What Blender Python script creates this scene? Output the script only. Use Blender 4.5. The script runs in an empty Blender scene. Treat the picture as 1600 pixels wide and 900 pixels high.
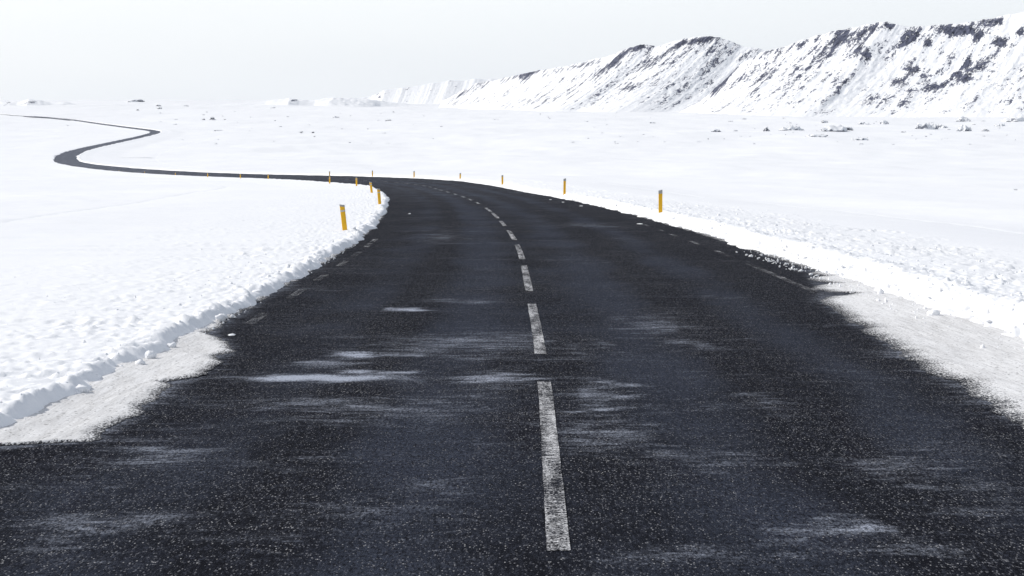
import bpy, bmesh, math, random
import numpy as np
from math import radians
random.seed(7); rng = np.random.default_rng(7)
SC = bpy.context.scene
COL = SC.collection
F, CX, HOR = 2800.0, 800.0, 165.0          # focal length in photo pixels, centre column, horizon row
CAMZ = 1.75

# ------------------------------------------------------------------ noise
def _hash(ix, iy, seed):
    h = (ix.astype(np.int64) * 374761393 + iy.astype(np.int64) * 668265263 + seed * 974634777) & 0xffffffff
    h = ((h ^ (h >> 13)) * 1274126177) & 0xffffffff
    h = h ^ (h >> 16)
    return (h & 0xffff) / 65536.0 * 2 * np.pi
def perlin(x, y, seed=0):
    x = np.asarray(x, dtype=np.float64); y = np.asarray(y, dtype=np.float64)
    ix = np.floor(x); iy = np.floor(y); fx = x - ix; fy = y - iy
    sx = fx*fx*fx*(fx*(fx*6-15)+10); sy = fy*fy*fy*(fy*(fy*6-15)+10)
    def g(dx, dy):
        a = _hash(ix+dx, iy+dy, seed)
        return np.cos(a)*(fx-dx) + np.sin(a)*(fy-dy)
    a = g(0,0)*(1-sx) + g(1,0)*sx
    b = g(0,1)*(1-sx) + g(1,1)*sx
    return (a*(1-sy) + b*sy) * 1.5
def fbm(x, y, oct=4, seed=0, gain=.5):
    s = 0; a = 1.0
    for k in range(oct):
        s = s + a*perlin(x, y, seed+k*13); x = x*2.03+17.1; y = y*2.03-9.7; a *= gain
    return s
def sstep(a, b, x):
    t = np.clip((x-a)/(b-a), 0, 1); return t*t*(3-2*t)

# ------------------------------------------------------------------ the lie of the land
_cp = np.array([(.2,-80),(.2,-30),(.2,0),(.2,7.5),(.262,14),(.25,20),(.21,28),(.16,34),(-.2,48),(-.93,65),(-1.83,79),(-2.97,92.5),(-4.1,104),(-6.4,126),
    (-10.9,150.5),(-22.2,198.5),(-37,246.5),(-55,295),(-74,342),(-97,400),(-117,470),(-158,690),(-186,930),(-196,985),(-231,1110),(-336,1450),(-450,1800),
    (-609,2200),(-830,2700)], float)
def spline(xs, ys):
    n = len(xs); h = np.diff(xs); A = np.zeros((n,n)); r = np.zeros(n); A[0,0]=A[-1,-1]=1
    for i in range(1,n-1):
        A[i,i-1]=h[i-1]; A[i,i]=2*(h[i-1]+h[i]); A[i,i+1]=h[i]
        r[i]=3*((ys[i+1]-ys[i])/h[i]-(ys[i]-ys[i-1])/h[i-1])
    c = np.linalg.solve(A,r)
    b = (ys[1:]-ys[:-1])/h - h*(2*c[:-1]+c[1:])/3; d = (c[1:]-c[:-1])/(3*h)
    def f(x):
        i = np.clip(np.searchsorted(xs,x)-1,0,n-2); t = x-xs[i]
        return ys[i]+b[i]*t+c[i]*t*t+d[i]*t**3
    return f
_fine = np.concatenate([np.arange(-80,500,1.0), np.arange(500,2700,5.0)])
_xf = spline(_cp[:,1], _cp[:,0])(_fine)
_k = np.ones(9)/9; _xs = np.convolve(np.pad(_xf,4,mode='edge'), _k, mode='valid'); _xs[:5]=_xf[:5]
_hd = np.gradient(_xs, _fine)
def roadX(Y): return np.interp(Y, _fine, _xs)
def roadSlope(Y): return np.interp(Y, _fine, _hd)
def roadCos(Y): return 1/np.sqrt(1+roadSlope(Y)**2)
_by = np.array([-100,0,50,100,150,198,246,295,342,400,470,690,950,1110,1450,1800,2200,3000,4200,6000,9000,20000], float)
_bz = np.array([1.3,-1.75,-3.27,-4.79,-6.35,-8.0,-9.7,-11.2,-12.3,-13.1,-14.0,-15.5,-14.25,-14.5,-14.5,-13.6,-12.4,-10,-4,10,24,40.])
_ty = np.concatenate([np.arange(-100,600,2.0), np.geomspace(600,20000,400)])
_tz = np.interp(_ty,_by,_bz)
for _ in range(2):
    _p = np.pad(_tz,8,mode='reflect',reflect_type='odd'); _tz = np.convolve(_p,np.ones(17)/17,mode='valid')
def profile(Y): return np.interp(Y,_ty,_tz) + CAMZ
def cross(Y): return np.interp(Y,[0,95,150,340,440,520,900,960,1100,2000],[0,0.0,.045,.05,-.0,-.02,-.0,.03,.06,.06])
def footL(Y): return np.interp(Y,[0,12,17,24,45,65,200,400,600],[-3.62,-3.58,-3.43,-3.4,-3.42,-3.62,-3.7,-3.1,-2.9])
def footR(Y): return np.interp(Y,[0,16,25,34,52,85,200,400,600],[4.55,4.55,4.7,4.55,4.45,4.15,3.9,3.0,2.8])
def lateral(X,Y): return (X-roadX(Y))*roadCos(Y)
def base(X,Y):
    """road-plane level continued sideways"""
    u = lateral(X,Y)
    uc = np.clip(u,-9,9); fade = 1-sstep(9,60,np.abs(u))
    far = sstep(150,900,Y)
    und = fbm(X/210+3.1, Y/260, 3, 5)*(.25+far*1.6)*sstep(12,90,np.abs(u))
    far2 = sstep(1300,4500,Y)
    und = und + fbm(X/500, Y/700+7.7, 4, 15)*far2*7
    return profile(Y) + cross(Y)*uc*fade + und
def snow(X,Y,u=None,detail=True):
    """snow surface outside the carriageway (banks, clods and fields)"""
    if u is None: u = lateral(X,Y)
    B = base(X,Y)
    near = 1-sstep(60,200,Y)
    wob = fbm(Y/1.3, np.sign(u)*3.0, 3, 21)*.09*near + fbm(Y/5.5, np.sign(u)*9.0+.5, 2, 31)*.10*(1+np.clip(Y,0,1500)/260)
    L = -(u - footL(Y)) + wob; R = (u - footR(Y)) + wob
    d = np.where(u<0, L, R)                                    # metres outward from the foot of the bank
    left = u<0
    hl = .068*sstep(-.03,.11,d) + .014*np.exp(-((d-.17)/.10)**2) - .01*sstep(.8,4,d)
    hl = hl*(1+.55*fbm(Y/.8,X*0+2.2,3,151)*near)
    hr = .17*sstep(-.05,.40,d) + .07*np.exp(-((d-.5)/.25)**2) - .16*sstep(.9,4.5,d) - .45*sstep(4,14,d)
    h = np.where(left, hl, hr)
    h = h*np.interp(Y,[0,60,200,600,1500],[1,1,.8,1.1,1.6])
    # wind-packed drifts in the open
    h = h + (fbm(X/9+Y/40, Y/22, 4, 41)*.06 + fbm(X/31, Y/60, 3, 47)*.26)*sstep(4,16,d) + fbm(X/70+1.7, Y/120, 4, 49)*.9*sstep(14,70,d)*sstep(40,160,Y)
    sas = fbm(X/3.2+2*perlin(X/40,Y/40,3), Y/1.1, 3, 55)
    h = h + .03*np.maximum(sas,0)*sstep(3,9,d)*(1-sstep(150,600,Y))
    if detail:
        fadeY = 1-sstep(120,300,Y)
        zone = np.where(left, np.exp(-np.maximum(d-.3,0)/4.2), 1-sstep(3.2,7.0,d+fbm(X/2,Y/4,2,77)*1.5))*sstep(-.05,.25,d)*fadeY
        patch = .55+.45*np.clip(fbm(X/1.7,Y/2.5,3,61)*1.6,-1,1)
        amp = zone*patch
        b1 = 1-np.abs(perlin(X/.17,Y/.2,63)); b2 = 1-np.abs(perlin(X/.34+4,Y/.4,67))
        c1 = np.maximum(perlin(X/.11,Y/.13,71),0)**1.3; c2 = np.maximum(perlin(X/.25,Y/.28,73)-.1,0)
        h = h + amp*(.028*(b1-.8)+.02*(b2-.8)+.052*c1+.034*c2)*np.where(left,1.0,1.5)
        h = h + .012*fbm(X/.09,Y/.11,2,83)*zone
        # ragged face of the bank
        face = np.exp(-((d-.14)/.15)**2)*fadeY*np.where(left,.62,1.05)
        h = h + face*(.06*fbm(X/.2,Y/.24,4,91,.6)+.04*(1-np.abs(perlin(X/.12,Y/.15,95)))+.03*np.maximum(perlin(X/.09,Y/.1,97),0)-.035)
    return B + h, d

# ------------------------------------------------------------------ helpers
def obj(name, me, mat=None, parent=None, smooth=True):
    o = bpy.data.objects.new(name, me); COL.objects.link(o)
    if mat: me.materials.append(mat)
    if parent: o.parent = parent
    if smooth: me.polygons.foreach_set('use_smooth', np.ones(len(me.polygons),bool))
    return o
def tag(o, label=None, cat=None, group=None, kind=None):
    if label: o['label']=label
    if cat: o['category']=cat
    if group: o['group']=group
    if kind: o['kind']=kind
    return o
def quads(name, V, Q):
    me = bpy.data.meshes.new(name)
    me.vertices.add(len(V)); me.vertices.foreach_set('co', np.ascontiguousarray(V,dtype=np.float32).ravel())
    k = Q.shape[1]
    me.loops.add(len(Q)*k); me.loops.foreach_set('vertex_index', Q.astype(np.int32).ravel())
    me.polygons.add(len(Q)); me.polygons.foreach_set('loop_start', np.arange(0,len(Q)*k,k,dtype=np.int32))
    me.update(calc_edges=True); me.validate()
    return me
def grid(name, X, Y, Z, keep=None):
    r,c = X.shape; idx = np.arange(r*c).reshape(r,c)
    Q = np.stack([idx[:-1,:-1],idx[:-1,1:],idx[1:,1:],idx[1:,:-1]],-1).reshape(-1,4)
    if keep is not None: Q = Q[keep.reshape(-1)]
    return quads(name, np.stack([X,Y,Z],-1).reshape(-1,3), Q)
def attr(me, name, a):
    at = me.attributes.new(name,'FLOAT','POINT'); at.data.foreach_set('value', np.ascontiguousarray(a,dtype=np.float32).ravel())

# ------------------------------------------------------------------ materials
class N:
    def __init__(s, name):
        s.m = bpy.data.materials.new(name); s.m.use_nodes=True; s.t=s.m.node_tree; s.t.nodes.clear()
        s.out = s.t.nodes.new('ShaderNodeOutputMaterial'); s.b = s.t.nodes.new('ShaderNodeBsdfPrincipled')
        s.t.links.new(s.b.outputs[0], s.out.inputs[0])
    def n(s, typ, **kw):
        nd = s.t.nodes.new(typ)
        for k,v in kw.items(): setattr(nd,k,v)
        return nd
    def l(s,a,b): s.t.links.new(a,b)
    def val(s, inp, v):
        if isinstance(v,(int,float)): inp.default_value=v
        elif isinstance(v,(tuple,list)): inp.default_value = tuple(v)+((1,) if len(v)==3 and len(inp.default_value)==4 else ())
        else: s.l(v,inp)
    def math(s, op, a, b=0.0, clamp=False, c=None):
        nd = s.n('ShaderNodeMath',operation=op); nd.use_clamp=clamp
        s.val(nd.inputs[0],a); s.val(nd.inputs[1],b)
        if c is not None: s.val(nd.inputs[2],c)
        return nd.outputs[0]
    def mix(s, f, a, b):
        nd = s.n('ShaderNodeMix',data_type='RGBA'); s.val(nd.inputs[0],f); s.val(nd.inputs[6],a); s.val(nd.inputs[7],b); return nd.outputs[2]
    def pos(s, scale=(1,1,1), off=(0,0,0)):
        g = s.n('ShaderNodeNewGeometry'); mp = s.n('ShaderNodeMapping'); mp.inputs['Scale'].default_value=scale; mp.inputs['Location'].default_value=off
        s.l(g.outputs['Position'],mp.inputs[0]); return mp.outputs[0]
    def noise(s, vec, scale, detail=4, rough=.55, dist=0):
        nd = s.n('ShaderNodeTexNoise'); s.l(vec,nd.inputs['Vector']); nd.inputs['Scale'].default_value=scale
        nd.inputs['Detail'].default_value=detail; nd.inputs['Roughness'].default_value=rough; nd.inputs['Distortion'].default_value=dist
        return nd.outputs[0]
    def voro(s, vec, scale, feature='F1'):
        nd = s.n('ShaderNodeTexVoronoi'); nd.feature=feature; s.l(vec,nd.inputs['Vector']); nd.inputs['Scale'].default_value=scale; return nd
    def ramp(s, f, a, b):
        nd = s.n('ShaderNodeMapRange'); nd.interpolation_type='SMOOTHSTEP'; s.val(nd.inputs[0],f); s.val(nd.inputs[1],a); s.val(nd.inputs[2],b); return nd.outputs[0]
    def at(s, name):
        nd = s.n('ShaderNodeAttribute'); nd.attribute_name=name; return nd.outputs['Fac']
    def bump(s, h, strength, dist):
        nd = s.n('ShaderNodeBump'); nd.inputs['Strength'].default_value=strength; nd.inputs['Distance'].default_value=dist
        s.l(h,nd.inputs['Height']); s.l(nd.outputs[0], s.b.inputs['Normal'])
    def fin(s, col, rough=.8, spec=.2):
        s.val(s.b.inputs['Base Color'],col); s.val(s.b.inputs['Roughness'],rough); s.val(s.b.inputs['Specular IOR Level'],spec); return s.m

def snow_material():
    k = N('snow')
    p = k.pos()
    d1 = k.noise(k.pos((1,.35,1)), .09, 4); d2 = k.noise(k.pos((1,.3,1)), .9, 4)
    t = k.math('ADD', k.math('MULTIPLY',d1,.6), k.math('MULTIPLY',d2,.4))
    col = k.mix(k.ramp(t,.35,.7), (.86,.868,.89), (.905,.91,.92))
    n1 = k.noise(p, 14, 5, .6); n2 = k.noise(k.pos((1,.5,1)),1.2,3)
    k.bump(k.math('ADD',n1,k.math('MULTIPLY',n2,1.2)), .35, .02)
    return k.fin(col,.75,.15)
def asphalt_nodes(k):
    """colour, height and roughness sockets of the worn chip-sealed road"""
    p = k.pos((1,.42,1))
    v = k.voro(p, 150); v2 = k.voro(p, 85)
    cs = k.n('ShaderNodeSeparateColor'); k.l(v.outputs['Color'],cs.inputs[0])
    cs2 = k.n('ShaderNodeSeparateColor'); k.l(v2.outputs['Color'],cs2.inputs[0])
    salt = k.noise(k.pos((1,.16,1)), 36, 3, .7)
    g = k.math('MULTIPLY',k.math('POWER',cs.outputs[0],2.0),k.ramp(salt,.36,.66))
    stone = k.mix(g,(.0065,.007,.0105),(.040,.044,.060))
    patch = k.ramp(k.noise(k.pos((1,.5,1)),.55,3),.35,.65)
    dot = k.math('SUBTRACT',1.0,k.ramp(v2.outputs['Distance'],.22,.42))
    lightstone = k.ramp(k.math('ADD',cs.outputs[1],k.math('MULTIPLY',patch,.035)),.93,.985)
    lightstone2 = k.math('MULTIPLY',k.ramp(k.math('ADD',cs2.outputs[2],k.math('MULTIPLY',patch,.03)),.952,.975),dot)
    stone = k.mix(k.math('MULTIPLY',lightstone,.9), stone, (.15,.152,.165))
    stone = k.mix(k.math('MULTIPLY',lightstone2,.9), stone, (.36,.357,.36))
    # tyre-polished bands, their bluish sheen put into the colour, fine powder
    big = k.noise(k.pos((1,.45,1)), .8, 5, .6)
    fine = k.noise(k.pos((9,1.6,9)), 2.2, 5, .7)
    grit = k.noise(p, 60, 3, .7)
    tr = k.at('track')
    pol_sheen = k.math('MULTIPLY', k.ramp(k.math('ADD',big,k.math('MULTIPLY',tr,.34)),.45,.88), k.ramp(grit,.30,.68))
    col = k.mix(k.math('MULTIPLY',pol_sheen,.8), stone, (.048,.057,.082))
    du = k.at('dust_haze')
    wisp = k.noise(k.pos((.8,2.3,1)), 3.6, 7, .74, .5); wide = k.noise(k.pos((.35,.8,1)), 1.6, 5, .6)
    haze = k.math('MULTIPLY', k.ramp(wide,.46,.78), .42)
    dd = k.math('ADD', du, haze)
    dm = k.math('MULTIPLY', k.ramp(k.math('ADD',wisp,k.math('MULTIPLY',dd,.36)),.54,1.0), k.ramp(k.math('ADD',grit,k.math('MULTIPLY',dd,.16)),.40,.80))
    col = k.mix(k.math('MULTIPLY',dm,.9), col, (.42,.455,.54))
    h = k.math('SUBTRACT', 1.0, v.outputs['Distance'])
    h = k.math('ADD', h, k.math('MULTIPLY',k.noise(p,9,3),.6))
    return col, h
def asphalt_material():
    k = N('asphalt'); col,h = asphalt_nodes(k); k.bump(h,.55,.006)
    return k.fin(col,.92,.02)
def packed_material():
    k = N('packed_snow')
    ac,h = asphalt_nodes(k)
    s1 = k.noise(k.pos((8,.6,1)), 3.0, 6, .72); s2 = k.noise(k.pos((1,.4,1)),70,4,.75); s3 = k.noise(k.pos((1,.4,1)),.9,3)
    t = k.math('ADD',k.math('MULTIPLY',s1,.5),k.math('ADD',k.math('MULTIPLY',s2,.3),k.math('MULTIPLY',s3,.2)))
    col = k.mix(k.ramp(t,.36,.62),(.58,.572,.568),(.85,.846,.848))
    sp = k.voro(k.pos((1,.5,1)),70); spc = k.n('ShaderNodeSeparateColor'); k.l(sp.outputs['Color'],spc.inputs[0])
    col = k.mix(k.math('MULTIPLY',k.ramp(spc.outputs[0],.92,.98),.5),col,(.12,.115,.115))
    edge = k.at('edge')
    cover = k.ramp(k.math('ADD', edge, k.math('MULTIPLY',k.math('SUBTRACT',s2,.5),1.6)), .02,.34)
    col = k.mix(cover, ac, col)
    k.bump(k.math('ADD',s2,s1),.5,.012)
    return k.fin(col,.8,.12)
def paint_material(name, wear):
    k = N(name); ac,h = asphalt_nodes(k)
    a = k.noise(k.pos((1,1,1)),75,4,.7); b = k.noise(k.pos((7,1,1)),1.3,4,.6); c = k.noise(k.pos((1,4,1)),12,3,.6)
    t = k.math('ADD',k.math('MULTIPLY',a,.5),k.math('ADD',k.math('MULTIPLY',b,.25),k.math('MULTIPLY',c,.25)))
    col = k.mix(k.ramp(t,wear,wear+.12), ac, (.72,.72,.73))
    k.bump(h,.5,.006); return k.fin(col,.9,.03)
def mountain_material(nm='mountain_snow_and_rock',far=False):
    k = N(nm)
    cs = k.n('ShaderNodeCombineXYZ'); k.l(k.at('along'),cs.inputs[0]); k.l(k.at('down'),cs.inputs[1])
    def mp(sc):
        m = k.n('ShaderNodeMapping'); m.inputs['Scale'].default_value=sc; k.l(cs.outputs[0],m.inputs[0]); return m.outputs[0]
    f = k.noise(mp((.5,.26,1)),1.0,2,.6)
    a = k.noise(mp((.03,.03,1) if far else (.075,.020,1)),1.0,3,.6,.3); b = k.noise(mp((.09,.09,1) if far else (.20,.085,1)),1.0,3,.6)
    c = k.noise(mp((.018,.010,1)),1.0,2)
    t = k.math('ADD',k.math('MULTIPLY',a,.50),k.math('ADD',k.math('MULTIPLY',b,.45),k.math('MULTIPLY',c,.15)))
    t = k.math('ADD',t,k.math('MULTIPLY',k.math('SUBTRACT',f,.5),.34))
    r = k.ramp(k.math('ADD',t,k.math('MULTIPLY',k.at('rock'),.9)),.655,.735)
    rc = k.mix(k.ramp(b,.35,.65),(.022,.026,.046),(.12,.13,.185))
    sn = k.mix(a,(.87,.88,.90),(.91,.915,.93))
    k.bump(k.math('ADD',a,b),.05 if far else .4,2.0)
    return k.fin(k.mix(r,sn,rc),.85,.1)
def rock_material(nm='snow_dusted_lava',lo=.34,hi=.6,a=(.06,.064,.078),b=(.16,.165,.19)):
    k = N(nm)
    g = k.n('ShaderNodeNewGeometry'); sx = k.n('ShaderNodeSeparateXYZ'); k.l(g.outputs['Normal'],sx.inputs[0])
    n1 = k.noise(k.pos(),.9,5,.7); n2 = k.noise(k.pos(),.25,3)
    m = k.ramp(k.math('ADD',sx.outputs[2],k.math('MULTIPLY',k.math('SUBTRACT',n1,.5),1.3)),lo,hi)
    return k.fin(k.mix(m,k.mix(n2,a,b),(.86,.87,.89)),.85,.1)
def plain_material(name, col, rough=.5, spec=.4, dirt=.25):
    k = N(name); n1 = k.noise(k.pos(),22,4,.65); n2 = k.noise(k.pos((1,1,.3)),60,3)
    d = tuple(c*.62 for c in col)
    return k.fin(k.mix(k.math('MULTIPLY',k.ramp(k.math('ADD',k.math('MULTIPLY',n1,.6),k.math('MULTIPLY',n2,.4)),.45,.68),dirt),col,d),rough,spec)
M_SNOW=snow_material(); M_ASPH=asphalt_material(); M_PACK=packed_material()
M_LINE=paint_material('worn_white_paint',.468); M_EDGE=paint_material('faded_white_paint',.515)
M_MTN=mountain_material(); M_FAR=mountain_material('far_hill_snow',True); M_ROCK=rock_material(); M_HAZY_FROST=rock_material('hazy_frosted_lava',.12,.5,(.13,.14,.17),(.30,.315,.36))  # second lava paler and bluer: distance haze put into its colour, more snow cover
M_YEL=plain_material('yellow_plastic',(.85,.47,.012)); M_GREY=plain_material('grey_reflector',(.36,.36,.35)); M_BAND=plain_material('pale_reflector',(.55,.53,.47))

# ------------------------------------------------------------------ road
def road_rows():
    ys=[-30.0]
    while ys[-1]<2650:
        y=ys[-1]; ys.append(y + (.5 if y<6 else min(.10+max(0,y-10)*.006, 8)))
    return np.array(ys)
RY = road_rows()
def road_points(u, Y, lift=0.0):
    """u (metres right of the centre line), Y -> world"""
    s = roadSlope(Y); c = 1/np.sqrt(1+s*s)
    return roadX(Y)+u*c, Y-u*s*c, profile(Y)+cross(Y)*u+lift
UU = np.concatenate([np.arange(-5.4,5.61,.1)])
U,YY = np.meshgrid(UU,RY)
X,Yw,Z = road_points(U,YY)
rut = np.exp(-((U+2.45)/.3)**2)+np.exp(-((U+.85)/.3)**2)+np.exp(-((U-1.0)/.3)**2)+np.exp(-((U-2.75)/.3)**2)
Z = Z - .008*rut + .004*fbm(X/1.1,Yw/2.0,3,9)
me = grid('road',X,Yw,Z)
track = np.exp(-((U+2.0)/.45)**2)*.4+np.exp(-((U+.75)/.5)**2)*.9+np.exp(-((U-.95)/.45)**2)*.8+np.exp(-((U-2.6)/.6)**2)*.7 - .7*np.exp(-((U+1.45)/.22)**2)-.9*np.exp(-((U-1.75)/.25)**2)-.7*sstep(2.6,3.4,np.abs(U+.2))
attr(me,'track',track)
dust_haze = np.zeros_like(X)
wx=fbm(X/.5,Yw/.35,4,201,.6)*.28; wy=fbm(X/.45+9,Yw/.4,4,207,.6)*.30*np.clip(Yw/14,.6,2)
for (px,py,w,h,a) in [(490,590,100,5,1.75),(575,582,40,3,1.5),(568,555,50,4,1.6),(520,566,40,5,.9),(690,535,110,14,.55),(630,483,28,2.2,1.5),(780,535,90,20,.55),(780,590,40,18,.6),
        (250,700,70,14,.75),(480,630,70,10,.5),(945,640,36,8,1.1),(955,600,30,6,1.1),(940,620,45,30,.75),(930,680,60,30,.6),(920,545,40,16,.5),(1030,510,45,12,.6),(1080,540,40,8,.6),(1030,490,40,8,.4),
        (1180,628,60,14,.55),(1340,825,50,18,.75),(1390,730,110,16,.6),(1480,760,90,14,.55),(180,815,130,18,.75),(90,850,60,18,.6),(660,640,140,22,.4),
        (560,800,110,26,.45),(1100,720,90,18,.45),(720,760,60,20,.4),(400,840,120,16,.4),(1080,870,140,18,.4),(1500,700,80,10,.5),(690,370,30,10,.4),(920,352,40,3,.5),(700,470,60,8,.3)]:
    yc = 4900/(py-250); xc=(px-CX)/F*yc; sx = w/F*yc; sy = h*yc*yc/4900
    kw=.25 if h<=5 else 1.0; dust_haze = np.maximum(dust_haze, a*np.exp(-((X+wx-xc)/sx)**2*.7-((Yw+wy*kw+(X-xc)*(.12 if h<=5 else 0)-yc)/max(sy,.13))**2*.7))
inn=np.interp(Yw,[10.9,11.1,13.6,16,17.2,18.1,25],[-3.3,-2.85,-2.86,-2.85,-2.98,-3.33,-3.36]); fringe=.75*np.exp(-np.clip(U-inn,0,9)/.10)*sstep(10.6,11,Yw)*sstep(40,20,Yw)
inr=np.interp(Yw,[5,11.6,15.8,22.2,24,28],[3.0,3.12,3.22,3.56,3.9,4.4]); fringe=fringe+.5*np.exp(-np.clip(inr-U,0,9)/.10)*sstep(45,25,Yw)
dust_haze = np.maximum(dust_haze, fringe) + .30*sstep(28,110,Yw) + .40*sstep(100,420,Yw)  # farther road paler: distance haze put into the colour along with thin dust
attr(me,'dust_haze',dust_haze)
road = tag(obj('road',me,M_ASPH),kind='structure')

# centre dashes and edge dashes, painted on the road
def dash(name,u,w,y0,y1,mat,lift=.004):
    n=max(4,int((y1-y0)/.25)); m=6
    yy=np.linspace(y0,y1,n); uu=np.linspace(u-w/2,u+w/2,m); A,B=np.meshgrid(uu,yy)
    A=A+.006*perlin(B/.11,A*20,5)
    x,y,z=road_points(A,B,lift); 
    z=z-.008*(np.exp(-((A+2.45)/.3)**2)+np.exp(-((A-2.75)/.3)**2)+np.exp(-((A+.85)/.3)**2)+np.exp(-((A-1)/.3)**2))+.004*fbm(x/1.1,y/2.0,3,9)
    me=grid(name,x,y,z); attr(me,'dust_haze',np.zeros(x.shape)); attr(me,'track',np.zeros(x.shape))
    return obj(name,me,mat,road)
def near(y): return 4900/(y-250)
cd=[(862,597),(553,475),(455,415),(405,382),(375,360),(353,345)]
for a,b in cd: dash('centre_line_dash',0,.105,near(a),near(b),M_LINE)
for a,b in [(53.9,59.2),(60.9,65.6)]: dash('centre_line_dash',0,.105,a,b,M_LINE)
y=71.5
while y<190: dash('centre_line_dash',0,.105,y,y+2.6,M_LINE,.006); y+=6.3
for k in range(3): dash('centre_line_dash',0,.105,-.2-8*k-6,-.2-8*k,M_LINE)
for a,b in [(506,489),(466,452),(438,429),(415,407),(400,393),(386,380),(378,373)]: dash('edge_line_dash',-3.06,.11,near(a),near(b),M_EDGE)
for a,b in [(458,412),(401,392),(383,377),(370,366),(362,359),(354,351)]: dash('edge_line_dash',3.78,.11,near(a),near(b),M_EDGE)

# packed, dirty snow left lying on the shoulders
def packed(side, ys, inn):
    Yv = np.concatenate([np.arange(ys[0],30,.02),np.arange(30,ys[1],.05)])
    i = np.interp(Yv,[a for a,b in inn],[b for a,b in inn])
    rag = fbm(Yv/.8,0*Yv+side*5,4,101,.5)*.08 + fbm(Yv/.16,0*Yv+side*2.5,3,111,.6)*(.015 if side<0 else .03)
    i = i + rag
    out = (footL(Yv)-.25) if side<0 else (footR(Yv)+.25)
    t = np.concatenate([[0,.015,.04,.08],np.linspace(.12,1,26)])
    A = i[:,None]+(out-i)[:,None]*t[None,:]; B = np.repeat(Yv[:,None],len(t),1)
    x,y,z = road_points(A,B)
    d = np.abs(A-i[:,None])
    z = z + .003+.014*sstep(0,.12,d)+.02*sstep(.3,1.4,d)+.006*fbm(x/.3,y/.8,3,121)*sstep(0,.1,d)
    me = grid('packed_snow',x,y,z); attr(me,'edge',d*(3.2 if side<0 else 1.5)); attr(me,'dust_haze',0*x); attr(me,'track',0*x)
    return tag(obj('packed_snow',me,M_PACK),kind='structure')
packed(-1,(8,75),[(8,-3.7),(10.75,-3.6),(10.95,-3.3),(11.1,-2.85),(12.3,-2.83),(13.6,-2.86),(14.1,-2.95),(14.4,-2.8),(15.4,-2.76),(16.0,-2.9),(16.4,-2.78),(17.2,-2.98),(17.6,-3.1),(18.1,-3.33),(22,-3.36),(40,-3.38),(62,-3.55),(75,-3.7)])
packed(1,(5,75),[(5,3.0),(11.6,3.12),(13.4,3.18),(15.8,3.22),(19.2,3.4),(22.2,3.56),(22.8,3.75),(23.2,4.1),(23.5,4.22),(23.7,3.95),(24.3,3.8),(24.9,4.0),(25.4,4.35),(25.9,4.15),(26.4,4.1),(27.0,4.5),(27.5,4.35),(28.2,4.55),(30,4.5),(45,4.42),(75,4.3)])
for (px,py,w,l) in [(860,312,.06,1.3),(880,316,.05,1.2),(908,322,.08,1.5),(640,334,.03,.7),(1000,350,.07,1.0),(362,524,.028,.3)]:
    yc=near(py); xc=(px-CX)/F*yc; n=14
    ph=np.linspace(0,2*np.pi,n,endpoint=False); r=1+.35*np.array([random.uniform(-1,1) for _ in ph])
    vx=xc+np.cos(ph)*w*1.3*r; vy=yc+np.sin(ph)*l*.28*r
    ring=np.stack([vx,vy,profile(vy)+.004],-1); inner=np.stack([xc+(vx-xc)*.6,yc+(vy-yc)*.6,profile(yc+(vy-yc)*.6)+.013],-1)
    V=np.concatenate([ring,inner,[[xc,yc,float(profile(yc))+.018]]]); q=[(k,(k+1)%n,n+(k+1)%n,n+k) for k in range(n)]
    me=bpy.data.meshes.new('snow_patch'); me.from_pydata(V.tolist(),[],q+[(n+k,n+(k+1)%n,2*n) for k in range(n)])
    tag(obj('snow_patch',me,M_SNOW),kind='structure')

# ------------------------------------------------------------------ snow banks along both verges
def bank(side):
    ys=[4.0]
    while ys[-1]<2600:
        y=ys[-1]; ys.append(y+ (max(.035,.0024*y) if y<75 else min(.007*y,9)))
    Yv=np.array(ys)
    dd=np.concatenate([np.arange(-.55,1.6,.03),np.arange(1.6,5,.05),np.geomspace(5,11,30)])
    f=(footL(Yv) if side<0 else footR(Yv))[:,None]
    wide=np.interp(Yv,[0,150,700,2600],[1,1,3,7])[:,None]; A = f + side*np.where(dd<1.2,dd,1.2+(dd-1.2)*wide); B=np.repeat(Yv[:,None],len(dd),1)
    x,y,_=road_points(A,B)
    z,d=snow(x,y)
    z = z - .12*sstep(-.02,-.2,d)*0 - np.where(d<-.02,.06,0) - .05*sstep(9.0,10.9,dd)[None,:] + .012*sstep(9.0,8.0,dd)[None,:]
    me=grid('snow_bank',x,y,z)
    return tag(obj('snow_bank',me,M_SNOW),kind='structure')
bank(-1); bank(1)

# ------------------------------------------------------------------ snowfield out to the horizon
rad=[3.0]
while rad[-1]<9500: rad.append(rad[-1]*(1.007 if rad[-1]<120 else 1.0085))
rad=np.array(rad)
ang=np.radians(np.concatenate([np.arange(-70,-19,1.5),np.arange(-19,19,.06),np.arange(19,71,1.5)]))
Rg,Ag=np.meshgrid(rad,ang,indexing='ij')
X=Rg*np.sin(Ag); Yg=Rg*np.cos(Ag)
Zg,dg=snow(X,Yg,detail=False)
ug=lateral(X,Yg)
wg=np.interp(Yg,[0,150,700,2600],[1,1,3,7]); Zg = Zg - np.interp(Yg,[0,150,700,2600],[.8,.8,1.5,2.5])*sstep(1.2+9.0*wg,1.2+6.0*wg,np.abs(dg))*(Yg<2650)
me=grid('snow_ground',X,Yg,Zg); tag(obj('snow_ground',me,M_SNOW),kind='structure')
# the same ground carried on behind and beside the camera
a2=np.radians(np.arange(70,291,4.0)); r2=np.array([0,3,8,20,60,200,800,3000,9500.])
R2,A2=np.meshgrid(r2,a2,indexing='ij'); X2=R2*np.sin(A2); Y2=R2*np.cos(A2)
Z2=profile(np.clip(Y2,-90,None))-.35
me=grid('snow_ground',X2,Y2,Z2[:,::1]); tag(obj('snow_ground',me,M_SNOW),kind='structure')

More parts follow.
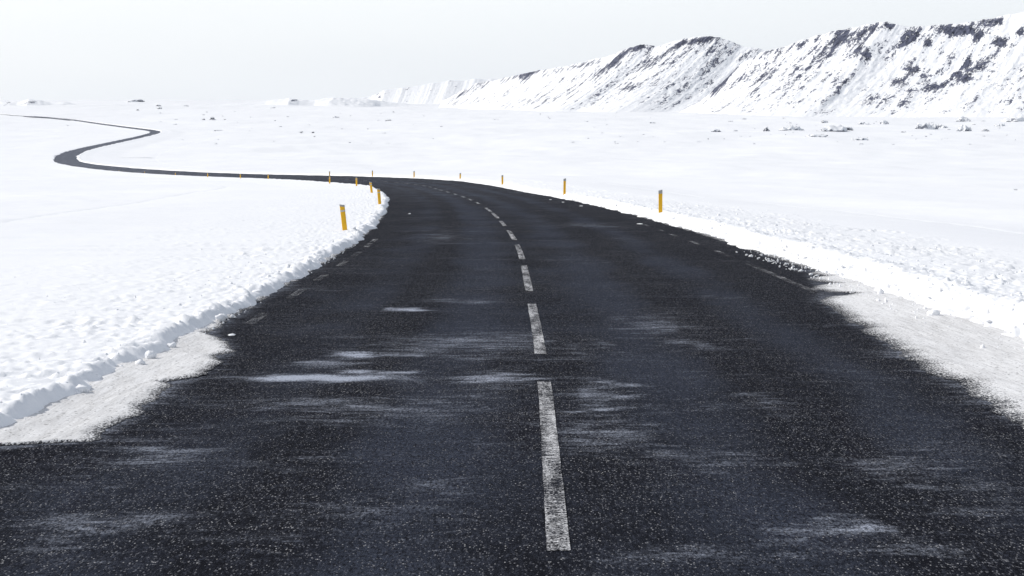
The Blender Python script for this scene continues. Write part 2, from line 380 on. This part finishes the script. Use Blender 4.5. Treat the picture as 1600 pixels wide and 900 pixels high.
# ------------------------------------------------------------------ thrown snow clods
def ico(sub):
    bm=bmesh.new(); bmesh.ops.create_icosphere(bm,subdivisions=sub,radius=1)
    V=np.array([v.co[:] for v in bm.verts]); T=np.array([[v.index for v in f.verts] for f in bm.faces]); bm.free(); return V,T
def clods(n, side):
    V0,T0=ico(1); Vs=[];Ts=[]
    y=np.exp(rng.uniform(np.log(9),np.log(80),n))
    d=rng.exponential(1.4 if side<0 else 2.6,n)+.02
    if side>0: d=np.where((rng.random(n)<.16)&(y<34), rng.uniform(-.5,.35,n), d)
    else: d=np.where((rng.random(n)<.14)&(y<38), rng.uniform(-.12,.3,n), d)
    u=(footL(y)-d) if side<0 else (footR(y)+d)
    x,yy,zr=road_points(u,y)
    z,dd=snow(x,yy); z=np.where(dd<0,zr+.015,z)
    s=np.exp(rng.normal(-4.75 if side<0 else -4.6,.42,n))*np.where(d<.3,1.1,1)*np.clip(1.3-d/9,.4,1.2)*np.clip(y/22,.7,1.0)
    for i in range(n):
        v=V0*np.clip(1+.42*rng.normal(size=3),.4,1.9)*s[i]
        v=v*(1+.22*np.sin(V0@rng.normal(size=3)*3+rng.uniform(0,6)))[:,None]
        Vs.append(v+np.array([x[i],yy[i],z[i]+s[i]*.12])); Ts.append(T0+42*0+len(V0)*i)
    me=quads('snow_clods',np.concatenate(Vs),np.concatenate(Ts))
    return tag(obj('snow_clods',me,M_SNOW),kind='stuff')
clods(4200,-1); clods(9000,1)

# ------------------------------------------------------------------ placing by bearing: where a line of sight meets the snow
_YS=np.concatenate([np.arange(8,500,.1),np.geomspace(500,12000,3000)])
def hit(px,py,top=None):
    X=(px-CX)/F*_YS; zr=CAMZ-(py-HOR)/F*_YS
    g,_=snow(X,_YS,detail=False)
    b=np.where(zr<=g)[0]
    i=b[0] if len(b) else len(_YS)-1
    return X[i],_YS[i],g[i]

# chunks of ploughed snow resting at the foot of the near left bank
chunk_txt=['largest snow chunk lying at the foot of the left snow bank','rounded snow chunk at the left bank foot beside the largest chunk','small snow chunk on dirty packed snow below the left bank',
 'snow chunk furthest up the road along the left bank foot','snow chunk nearest the camera below the shaded left bank','squarish snow chunk half sunk in the right bank slope']
V0,T0=ico(3)
for (px,py,s),t in zip([(234,563,.046),(268,546,.038),(219,573,.035),(345,503,.05),(128,617,.045),(1460,497,.06)],chunk_txt):
    yc=near(py); xc=(px-CX)/F*yc
    zz,dd=snow(np.array([xc]),np.array([yc])); z0=max(float(zz[0]) if dd[0]>0 else -9, float(profile(yc))+.02)
    r=np.random.default_rng(int(px)); q=r.normal(size=(5,3)); 
    v=V0*(1+.13*sum(np.sin(V0@q[k]*(2.5+1.6*k)+k)/(1+.25*k) for k in range(5)))[:,None]*np.array([1.15,1.0,.8])*s
    me=quads('snow_chunk',v,T0)
    o=obj('snow_chunk',me,M_SNOW); o.location=(xc,yc,z0+s*.4); tag(o,t,'snow chunk','chunks of ploughed snow')

# ------------------------------------------------------------------ marker posts
def shell(w,dp,z0,z1,slant,grow=0.0,close=True,z0s=0.0):
    """flattened hollow-looking post section with a sloping top; slant >0 rises to the right"""
    pts=[]; n=18
    for k in range(n):
        a=2*math.pi*k/n; c,s=math.cos(a),math.sin(a)
        pts.append(((w/2+grow)*math.copysign(abs(c)**.45,c),(dp/2+grow)*math.copysign(abs(s)**.6,s)))
    bm=bmesh.new()
    lo=[bm.verts.new((x,y,z0+z0s*x/w)) for x,y in pts]; hi=[bm.verts.new((x,y,z1+slant*x/w)) for x,y in pts]
    for k in range(n): bm.faces.new((lo[k],lo[(k+1)%n],hi[(k+1)%n],hi[k]))
    bm.faces.new(hi); bm.faces.new(lo[::-1])
    me=bpy.data.meshes.new('part'); bm.to_mesh(me); bm.free(); return me
def make_post(side):
    t=bpy.data.objects.new('marker_post',None); COL.objects.link(t)
    W,D=.115,.055; sl=.035*side
    obj('shaft',shell(W,D,-.35,.735,sl),M_YEL,t,False)
    if side>0:
        obj('reflector_cap',shell(W,D,.64,.755,sl,.0025,z0s=0),M_GREY,t,False)
    else:
        obj('reflector_cap',shell(W,D,.70,.755,sl,.0025,z0s=sl),M_GREY,t,False)
        obj('reflector_band',shell(W,D,.55,.60,0,.0025),M_BAND,t,False)
    return t
def copy_tree(o):
    c=o.copy(); COL.objects.link(c)
    for ch in list(o.children):
        k=ch.copy(); COL.objects.link(k); k.parent=c
    return c
order=['nearest','second','third','fourth','fifth','sixth','seventh','eighth','ninth','tenth','eleventh','twelfth','thirteenth','fourteenth']
right=[(1032,333,36,0),(882,304,25,1),(785,289,15.3,0),(719,282,11.6,1),(647,278,10.6,0),(582,276,9.6,0),(515,276.3,8.6,0),(399.5,272.3,5,0),(342,272.2,5,0),(289,271.2,4.8,0),(243,270.3,4.5,0),(204,268.8,4.5,0),(153,263.4,4.2,0)]
left=[(539,360.5,41,-6.5),(593.5,320,25.5,-5),(581,302,18,-7),(557,291,13.5,0),(515,287,11,1),(419,280,8,0),(375.5,279,7.4,0),(324.5,277,6.6,0),(274,275.5,5.8,0),(226,273,5.2,0),(186,270.7,4.8,-1),(151.5,268.2,4.3,0),(107,262.5,3.6,0)]
extra={('R',0):'tall yellow marker post with grey slanted cap, nearest on the right verge',
       ('L',0):'leaning yellow marker post with grey cap and pale band, nearest on left bank',
       ('L',1):'leaning yellow post at the tip of the left snow bank where the bend begins',
       ('L',2):'strongly leaning yellow post standing just beyond the one at the left bank tip'}
# depth by bearing along the verge line
def verge(px, side, i, Y0):
    Yq=np.arange(20,480,.05); off=(footL(Yq)-1.0) if side<0 else (footR(Yq)+.9)
    x,y,z=road_points(off,Yq); p=CX+F*x/y
    return x,y,p
protoR=make_post(1); protoL=make_post(-1)
for side,lst,proto,nm in ((1,right,protoR,'R'),(-1,left,protoL,'L')):
    for i,(px,py,h,lean) in enumerate(lst):
        X0,Y0,Z0=hit(px,py)
        Yh=.72*F/h
        if i>2: Y0=min(max(Y0,Yh*.8),Yh*1.25)        # grazing sight lines: keep the depth near what the post's size says
        X0=(px-CX)/F*Y0
        g,_=snow(np.array([X0]),np.array([Y0])); 
        Zb=CAMZ-(py-HOR)/F*Y0
        o=proto if i==0 else copy_tree(proto)
        hs=h/F*Y0/.755
        o.location=(X0,Y0,Zb); o.scale=(1,1,hs)
        o.rotation_euler=(0,radians(lean),radians(random.uniform(-9,9))+math.atan(-float(roadSlope(Y0)))*.0)
        lab=extra.get((nm,i)) or ('%s yellow marker post along the %s of the road, counted from the nearest'%(order[i],'right outer edge' if side>0 else 'left inner edge'))
        tag(o,lab,'marker post','yellow marker posts along the road')
        print('post',nm,i,'Y=%.1f ground=%.2f base=%.2f h=%.2f u=%.2f'%(Y0,g[0],Zb,hs*.755,lateral(X0,Y0)))

# ------------------------------------------------------------------ lava outcrops on the plain
R0,RT=ico(4)
def outcrop(px,py,w,h,label,group,seed,hazy_frost=False):
    X0,Y0,Z0=hit(px,py); W=w/F*Y0; H=1.25*h/F*Y0
    r=np.random.default_rng(seed); v=R0.copy()
    f=np.zeros(len(v))
    for k in range(9):
        q=r.normal(size=3); f+=np.sin(v@q*(1.6+k*.9)+r.uniform(0,6))/(1.6+k*.6)
    v=v*(1+.28*f)[:,None]
    lump=fbm(v[:,0]*2.3+seed,v[:,1]*2.3,4,seed,.6)
    v=v*np.array([W/2,W*.35,H]); v[:,2]+=lump*H*.5; v[:,2]-=H*.25
    me=quads('lava_outcrop',v,RT); o=obj('lava_outcrop',me,M_HAZY_FROST if (w>=14 or hazy_frost) else M_ROCK,None,False)
    o.location=(X0,Y0,Z0); tag(o,label,'rock',group)
G='lava outcrops showing through the snow of the plain'
rocks=[(318,187.5,4,1.6,'small dark rock just left of the darkest rock pair on the left plain'),(332,187.5,9,3,'darkest cluster of lava rock on the left plain below the pale skyline'),
 (351,187,3,1,'small rock just right of the darkest rock cluster on the left plain'),(341,204.5,14,1.2,'long thin rocky streak in the snow right of the far road bend'),
 (471,208,5,2.2,'left rock of the pair in the middle of the left plain'),(489,208,4,2,'right rock of the pair in the middle of the left plain'),
 (525,184,12,2.2,'low rocky hump in mid plain under the pale distant hills'),(608,188.5,10,1.6,'flat grey rock streak right of the low hump in mid plain'),
 (213,159,28,3,'isolated rocky knoll on the skyline above the far road'),(247,166,8,2,'low rock right of the skyline knoll'),(106,196.5,4,1,'tiny rock below the far straight of the road'),
 (290,166,8,1.8,'thin rock on the skyline between the knoll and the pale hills'),(215,172.5,4,1.5,'small rock below the skyline knoll'),(249,170,7,1.8,'paired rocks under the low rock right of the skyline knoll'),
 (800,171,4,1.6,'small dark rock below the left end of the mountain'),(868,162.5,10,1.8,'dark rock at the left foot of the mountain'),(1019,192.5,10,1.5,'flat rock on the plain below the middle of the mountain'),
 (1120,206,18,3,'leftmost pale rubble of the rocky band below the mountain'),(1149,205,6,2,'rubble pair next to leftmost of the rocky band'),(1198,205,10,4.5,'darkest upright rock in the rocky band below the mountain'),(1240,203.5,32,6,'broad lava mound in the rocky band right of the darkest upright rock'),
 (1300,205,44,6,'widest blue grey lava mound in the centre of the rocky band'),(1326,203.5,12,4,'dark rock touching the right end of the widest mound'),(1275,214,30,2.5,'low slab in front of the widest lava mound'),
 (1343,219,26,3,'low rubble in front and right of the widest lava mound'),(1287,192,12,4,'small rocks behind the widest lava mound'),(1348,194,16,2.5,'thin rocky strip behind and right of the widest mound'),
 (1381,194,14,5,'pointed rock in the back row below the mountain'),(1450,202,34,9,'tall jagged lava mound right of the rocky band centre'),(1472,200,16,5,'dark rock leaning on the tall jagged mound'),
 (1503,190,22,6,'peaked rock behind the tall jagged mound'),(1506,205,20,6,'dark rock in front and right of the tall jagged mound'),(1540,205,12,3,'small rock right of the dark front rock in the rocky band'),
 (1592,190,50,8,'large pale lava ridge cut by the right picture edge'),(1563,197,14,3,'low rock below the large pale ridge at the right'),(1438,182,5,2.5,'tiny dark rock close under the mountain foot at the right'),
 (1587,297,5,1.6,'single dark stone in the empty snow at far right'),(1411,207,8,2,'small stone left in front of the tall jagged mound')]
for i,(px,py,w,h,t) in enumerate(rocks): outcrop(px,py,w,h,t,G,300+i)
for i in range(110):
    px=random.uniform(250,1600); py=random.uniform(168,226) if px<1000 else random.uniform(184,226)
    outcrop(px,py,random.uniform(1.5,7),random.uniform(.5,1.2),'tiny speck of dark rock poking through the snow of the far plain','tiny rock specks on the plain',700+i,i%4>0)

# ------------------------------------------------------------------ mountains and far hills
def mountain(name, crest, depth, shift, footpx, blobs, seed, ns=1200, nt=230, rib=6.0, streak=.0, bias=0.0, ease=2.0, s1=0.0, far=False):
    cp=np.array(crest,float); s=np.linspace(0,1,ns)
    cl=np.concatenate([[0],np.cumsum(np.hypot(*np.diff(cp,axis=0).T))]); cl/=cl[-1]
    px=np.interp(s,cl,cp[:,0]); py=np.interp(s,cl,cp[:,1])
    py=py+(fbm(px/70,px*0+seed,3,seed)*1.0 if far else fbm(px/23,px*0+seed,4,seed)*1.6)
    Yc=np.interp(px,*zip(*depth)); Zc=CAMZ+(HOR-py)/F*Yc; Xc=(px-CX)/F*Yc
    fpy=np.interp(px,*zip(*footpx)); hpx=np.maximum(fpy-py,3)
    fpy=np.convolve(np.pad(fpy,20,mode='edge'),np.ones(41)/41,mode='valid')
    fpx=px-shift(px)*hpx/130
    Hm=hpx/F*Yc; Yf=Yc-Hm*ease; Xf=(fpx-CX)/F*Yf; Zf=base(Xf,Yf)-1.0
    t=np.concatenate([np.linspace(-.25,1,nt),np.linspace(1.02,1.9,26)])
    S,T=np.meshgrid(s,t,indexing='ij')
    Tc=np.clip(T,-1,1)
    prof=np.where(T<=1, .62*np.clip(T,-.3,1)+.38*np.clip(T,0,1)**2*np.where(T>0,1,0)+.0, 1-(T-1)*.5)
    prof=np.where(T<0,T*.5,prof)
    if far: prof=np.where(T<0,T*.5,np.where(T<=1,sstep(-.1,1.15,T)/sstep(-.1,1.15,np.array(1.0)),1-(T-1)*.5))
    X=Xf[:,None]+(Xc-Xf)[:,None]*T; Y=Yf[:,None]+(Yc-Yf)[:,None]*T
    Z=Zf[:,None]+(Zc-Zf)[:,None]*prof
    Z=Z-np.where(T<0,-T*60,0)
    along=np.cumsum(np.concatenate([[0],np.hypot(np.diff(Xc),np.diff(Yc))]))[:,None]+0*T
    L=np.hypot(Xc-Xf,Yc-Yf)[:,None]; down=(1-T)*L
    env=np.clip(T*4,0,1)*np.clip((1.08-T)*7,0,1)*np.clip(Hm/80,.15,1)[:,None]
    wv=along+8*fbm(along/60,down/90,3,seed+3)
    r1=1-np.abs(perlin(wv/38,down/420,seed+5)); r2=1-np.abs(perlin(wv/15,down/160,seed+7))
    Z=Z+env*(rib*(r1-.7)+rib*.45*(r2-.7)+rib*.5*fbm(along/45,down/60,4,seed+9)+.7*fbm(along/7,down/12,3,seed+11))
    if far: Z=Z+np.clip(T*3,0,1)*np.clip(Hm/12,0,1)[:,None]*(3.2*fbm(along/75,down/80,4,seed+61)+1.2*fbm(along/22,down/25,3,seed+67))
    PX=CX+F*X/Y; PY=HOR-(Z-CAMZ)*F/Y
    rock=np.full(X.shape,bias)
    for (bx,by,w,h,ang,a) in blobs:
        c,sn=math.cos(radians(ang)),math.sin(radians(ang)); dx=PX-bx; dy=PY-by
        e=((dx*c-dy*sn)/w)**2+((dx*sn+dy*c)/h)**2
        rock=rock+a*np.exp(-e)
    rock=rock+(streak*(r2-.72)+s1*(r1-.74)*np.clip(fbm(along/120,down/80,2,seed+31)+.45,0,1.2))*np.clip(T*5,0,1)
    if far: rock=rock-.12
    rock=np.where(T<.06,rock-.3*(1-np.clip(T/.06,0,1)),rock)
    # rock stands proud of the snow
    pr=sstep(.05,.3,rock); Z=Z+pr*env*(1.8*np.abs(fbm(along/9,down/16,3,seed+21)))
    me=grid(name,X,Y,Z); attr(me,'along',along); attr(me,'down',down); attr(me,'rock',rock)
    return tag(obj(name,me,M_FAR if name=='far_hill' else M_MTN),kind='structure')
crestA=[(690,158),(720,143),(745,131),(800,119),(850,109),(900,100),(950,88),(985,74),(1010,70),(1035,71),(1060,63),(1095,56),(1125,59),(1160,71),(1200,80),(1260,92),(1340,110)]
crestB=[(1060,176),(1085,163),(1110,146),(1135,122),(1160,98),(1190,82),(1220,75),(1250,64),(1300,50),(1350,39),(1385,34),(1410,41),(1440,42),(1480,38),(1530,33),(1560,26),(1600,19),(1680,10),(1780,16),(1900,30),(2050,70),(2200,120),(2380,176)]
blobsA=[(1005,73,26,5,8,.15),(985,80,28,4,28,.12),(1092,64,38,4,10,.25),(1045,80,40,5,30,.17),(1010,92,20,5,38,.12),(960,100,22,6,38,.17),(965,104,9,4,45,.12),(935,115,25,5,38,.12),(1060,88,35,6,25,.12),
  (905,103,26,4,15,.13),(830,113,20,4,12,.16),(820,121,10,4,30,.16),(800,122,20,5,20,.10),(745,137,25,4,28,.10),(720,148,18,3,35,.12),(1120,90,40,10,40,.10),(960,140,40,14,35,.06),(880,135,50,14,30,.04),(1010,120,60,10,30,.05)]
blobsB=[(1135,124,15,5,50,.20),(1120,138,12,5,45,.20),(1150,105,10,6,50,.16),(1385,42,36,6,12,.14),(1350,52,26,7,35,.14),(1315,60,18,9,35,.19),(1345,75,14,8,55,.15),(1355,88,8,7,60,.20),(1420,60,22,9,40,.26),(1485,47,24,9,-8,.22),(1515,48,16,6,-20,.20),
  (1530,57,18,7,35,.20),(1450,68,10,8,60,.16),(1567,66,16,9,0,.24),(1590,50,14,8,0,.18),(1560,35,18,6,0,.14),(1600,30,20,6,0,.06),(1270,88,40,14,45,.10),(1200,100,40,14,45,.08),(1190,125,20,12,45,.10),(1225,122,16,9,45,.10),(1250,70,60,5,20,.06),(1300,80,40,10,50,.07),
  (1505,95,9,26,60,.10),(1490,115,8,20,60,.12),(1455,137,16,5,20,.18),(1430,110,7,18,75,.13),(1395,125,6,24,75,.11),(1420,142,8,8,0,.10),(1470,140,50,10,25,.08),(1545,95,30,14,50,.09),(1540,108,8,8,0,.10),(1310,145,24,8,50,.08),(1340,132,10,24,60,.10),(1360,158,8,14,75,.09),(1580,130,40,14,45,.05)]
mountain('mountain',crestA,[(690,3900),(800,3600),(1000,3200),(1350,3000)],lambda p:np.interp(p,[690,900,1100,1340],[210,190,170,120]),[(690,160),(800,162),(900,165),(1000,168),(1340,176)],blobsA,11,rib=1.6,streak=.15,s1=.10,bias=.055)
mountain('mountain',crestB,[(1060,2780),(1200,2640),(1400,2520),(1600,2440),(2380,2150)],lambda p:np.interp(p,[1060,1250,1500,1700],[100,140,95,70]),[(1060,177),(1200,178),(1350,181),(1600,186),(2380,192)],blobsB,23,rib=2.4,streak=.12,s1=.36,bias=.06)
mountain('far_hill',[(490,170),(535,160),(575,151),(600,141),(640,136),(680,129),(730,124),(790,123),(860,130)],[(540,5200),(860,5200)],lambda p:60+0*p,[(540,160),(860,162)],
   [(600,144,20,4,20,.10),(628,141,16,3,20,.09),(595,152,8,3,0,.14),(700,130,40,5,20,.05)],37,ns=400,nt=70,rib=.9,streak=.06,bias=-.035,ease=3)
mountain('far_hill',[(300,170),(350,163),(385,159.5),(410,158.5),(436,155),(452,152.5),(468,155.5),(492,156),(520,152.5),(540,152),(562,153.5),(590,157),(625,161),(690,170)],[(365,4700),(640,4700)],lambda p:40+0*p,[(365,161),(640,161)],
   [(458,157,9,2.5,0,.34),(392,159,12,1.6,0,.26),(530,155,14,2,0,.22),(600,158,12,1.5,0,.22)],41,ns=400,nt=50,rib=.1,far=True,ease=8)
mountain('far_hill',[(-260,165),(-120,158),(-30,159),(8,159),(28,160),(46,154),(64,157),(80,161),(100,160),(125,164),(160,172)],[(-260,4300),(150,4300)],lambda p:40+0*p,[(-260,172),(0,171),(150,167)],
   [(8,164,16,2.5,30,.26),(48,160,20,3,10,.28),(92,165,18,1.6,0,.26)],47,ns=400,nt=50,rib=.1,far=True,ease=8)

# ------------------------------------------------------------------ light, sky, camera
EL,AZ=35.0,-72.0
sun=bpy.data.lights.new('sun','SUN'); sun.energy=3.6; sun.angle=radians(.53); sun.color=(1,.965,.91)
so=bpy.data.objects.new('sun',sun); COL.objects.link(so)
from mathutils import Vector
dv=Vector((math.sin(radians(AZ))*math.cos(radians(EL)),math.cos(radians(AZ))*math.cos(radians(EL)),math.sin(radians(EL))))
so.rotation_euler=(-dv).to_track_quat('-Z','Y').to_euler(); so.location=(-20,10,40)
w=bpy.data.worlds.new('World'); SC.world=w; w.use_nodes=True; nt=w.node_tree; nt.nodes.clear()
out=nt.nodes.new('ShaderNodeOutputWorld'); bg=nt.nodes.new('ShaderNodeBackground'); sky=nt.nodes.new('ShaderNodeTexSky')
sky.sky_type='NISHITA'; sky.sun_disc=False; sky.sun_elevation=radians(EL); sky.sun_rotation=radians(AZ); sky.air_density=1.0; sky.dust_density=2.0; sky.altitude=300
tc=nt.nodes.new('ShaderNodeTexCoord'); sp=nt.nodes.new('ShaderNodeSeparateXYZ'); nt.links.new(tc.outputs['Generated'],sp.inputs[0])
mr=nt.nodes.new('ShaderNodeMapRange'); mr.inputs[1].default_value=0; mr.inputs[2].default_value=.5; mr.inputs[3].default_value=.86; mr.inputs[4].default_value=.25; nt.links.new(sp.outputs[2],mr.inputs[0])
no=nt.nodes.new('ShaderNodeTexNoise'); mpn=nt.nodes.new('ShaderNodeMapping'); mpn.inputs['Scale'].default_value=(1,1,6); nt.links.new(tc.outputs['Generated'],mpn.inputs[0]); nt.links.new(mpn.outputs[0],no.inputs['Vector']); no.inputs['Scale'].default_value=3.5; no.inputs['Detail'].default_value=3
hz=nt.nodes.new('ShaderNodeMix'); hz.data_type='RGBA'; hz.inputs[6].default_value=(11.1,11.7,12.5,1); hz.inputs[7].default_value=(13.0,13.45,13.95,1)
el=nt.nodes.new('ShaderNodeMapRange'); el.interpolation_type='SMOOTHSTEP'; el.inputs[1].default_value=.0; el.inputs[2].default_value=.085; nt.links.new(sp.outputs[2],el.inputs[0])
ad=nt.nodes.new('ShaderNodeMath'); ad.operation='MULTIPLY_ADD'; ad.inputs[1].default_value=.55; nt.links.new(no.outputs[0],ad.inputs[0]); 
a2=nt.nodes.new('ShaderNodeMath'); a2.operation='MULTIPLY_ADD'; a2.inputs[1].default_value=-.9; a2.inputs[2].default_value=-.18; nt.links.new(sp.outputs[0],a2.inputs[0])
a3=nt.nodes.new('ShaderNodeMath'); a3.operation='ADD'; nt.links.new(el.outputs[0],a3.inputs[0]); nt.links.new(a2.outputs[0],a3.inputs[1]); nt.links.new(a3.outputs[0],ad.inputs[2]); nt.links.new(ad.outputs[0],hz.inputs[0]); hz.clamp_factor=True
mx=nt.nodes.new('ShaderNodeMix'); mx.data_type='RGBA'; nt.links.new(mr.outputs[0],mx.inputs[0]); nt.links.new(sky.outputs[0],mx.inputs[6]); nt.links.new(hz.outputs[2],mx.inputs[7])
nt.links.new(mx.outputs[2],bg.inputs[0]); bg.inputs[1].default_value=.10; nt.links.new(bg.outputs[0],out.inputs[0])
cam=bpy.data.cameras.new('camera'); co=bpy.data.objects.new('camera',cam); COL.objects.link(co)
cam.sensor_width=36; cam.sensor_fit='HORIZONTAL'; cam.lens=36*F/1600; cam.shift_y=(HOR-450)/1600; cam.clip_start=.1; cam.clip_end=40000
co.location=(0,0,CAMZ); co.rotation_euler=(radians(90),0,0); SC.camera=co
SC.view_settings.view_transform='Standard'; SC.view_settings.look='None'; SC.view_settings.exposure=-.17; SC.view_settings.gamma=1

bm=bmesh.new(); bmesh.ops.create_cube(bm,size=1); me=bpy.data.meshes.new('haze'); bm.to_mesh(me); bm.free()
hm=bpy.data.materials.new('haze'); hm.use_nodes=True; t=hm.node_tree; t.nodes.clear(); o_=t.nodes.new('ShaderNodeOutputMaterial'); pv=t.nodes.new('ShaderNodeVolumePrincipled')
pv.inputs['Color'].default_value=(.97,.98,1,1); pv.inputs['Density'].default_value=1.4e-5; pv.inputs['Anisotropy'].default_value=.2; t.links.new(pv.outputs[0],o_.inputs['Volume'])
ho=obj('haze',me,hm,None,False); ho.scale=(19600,19600,520); ho.location=(0,0,200); tag(ho,kind='stuff')
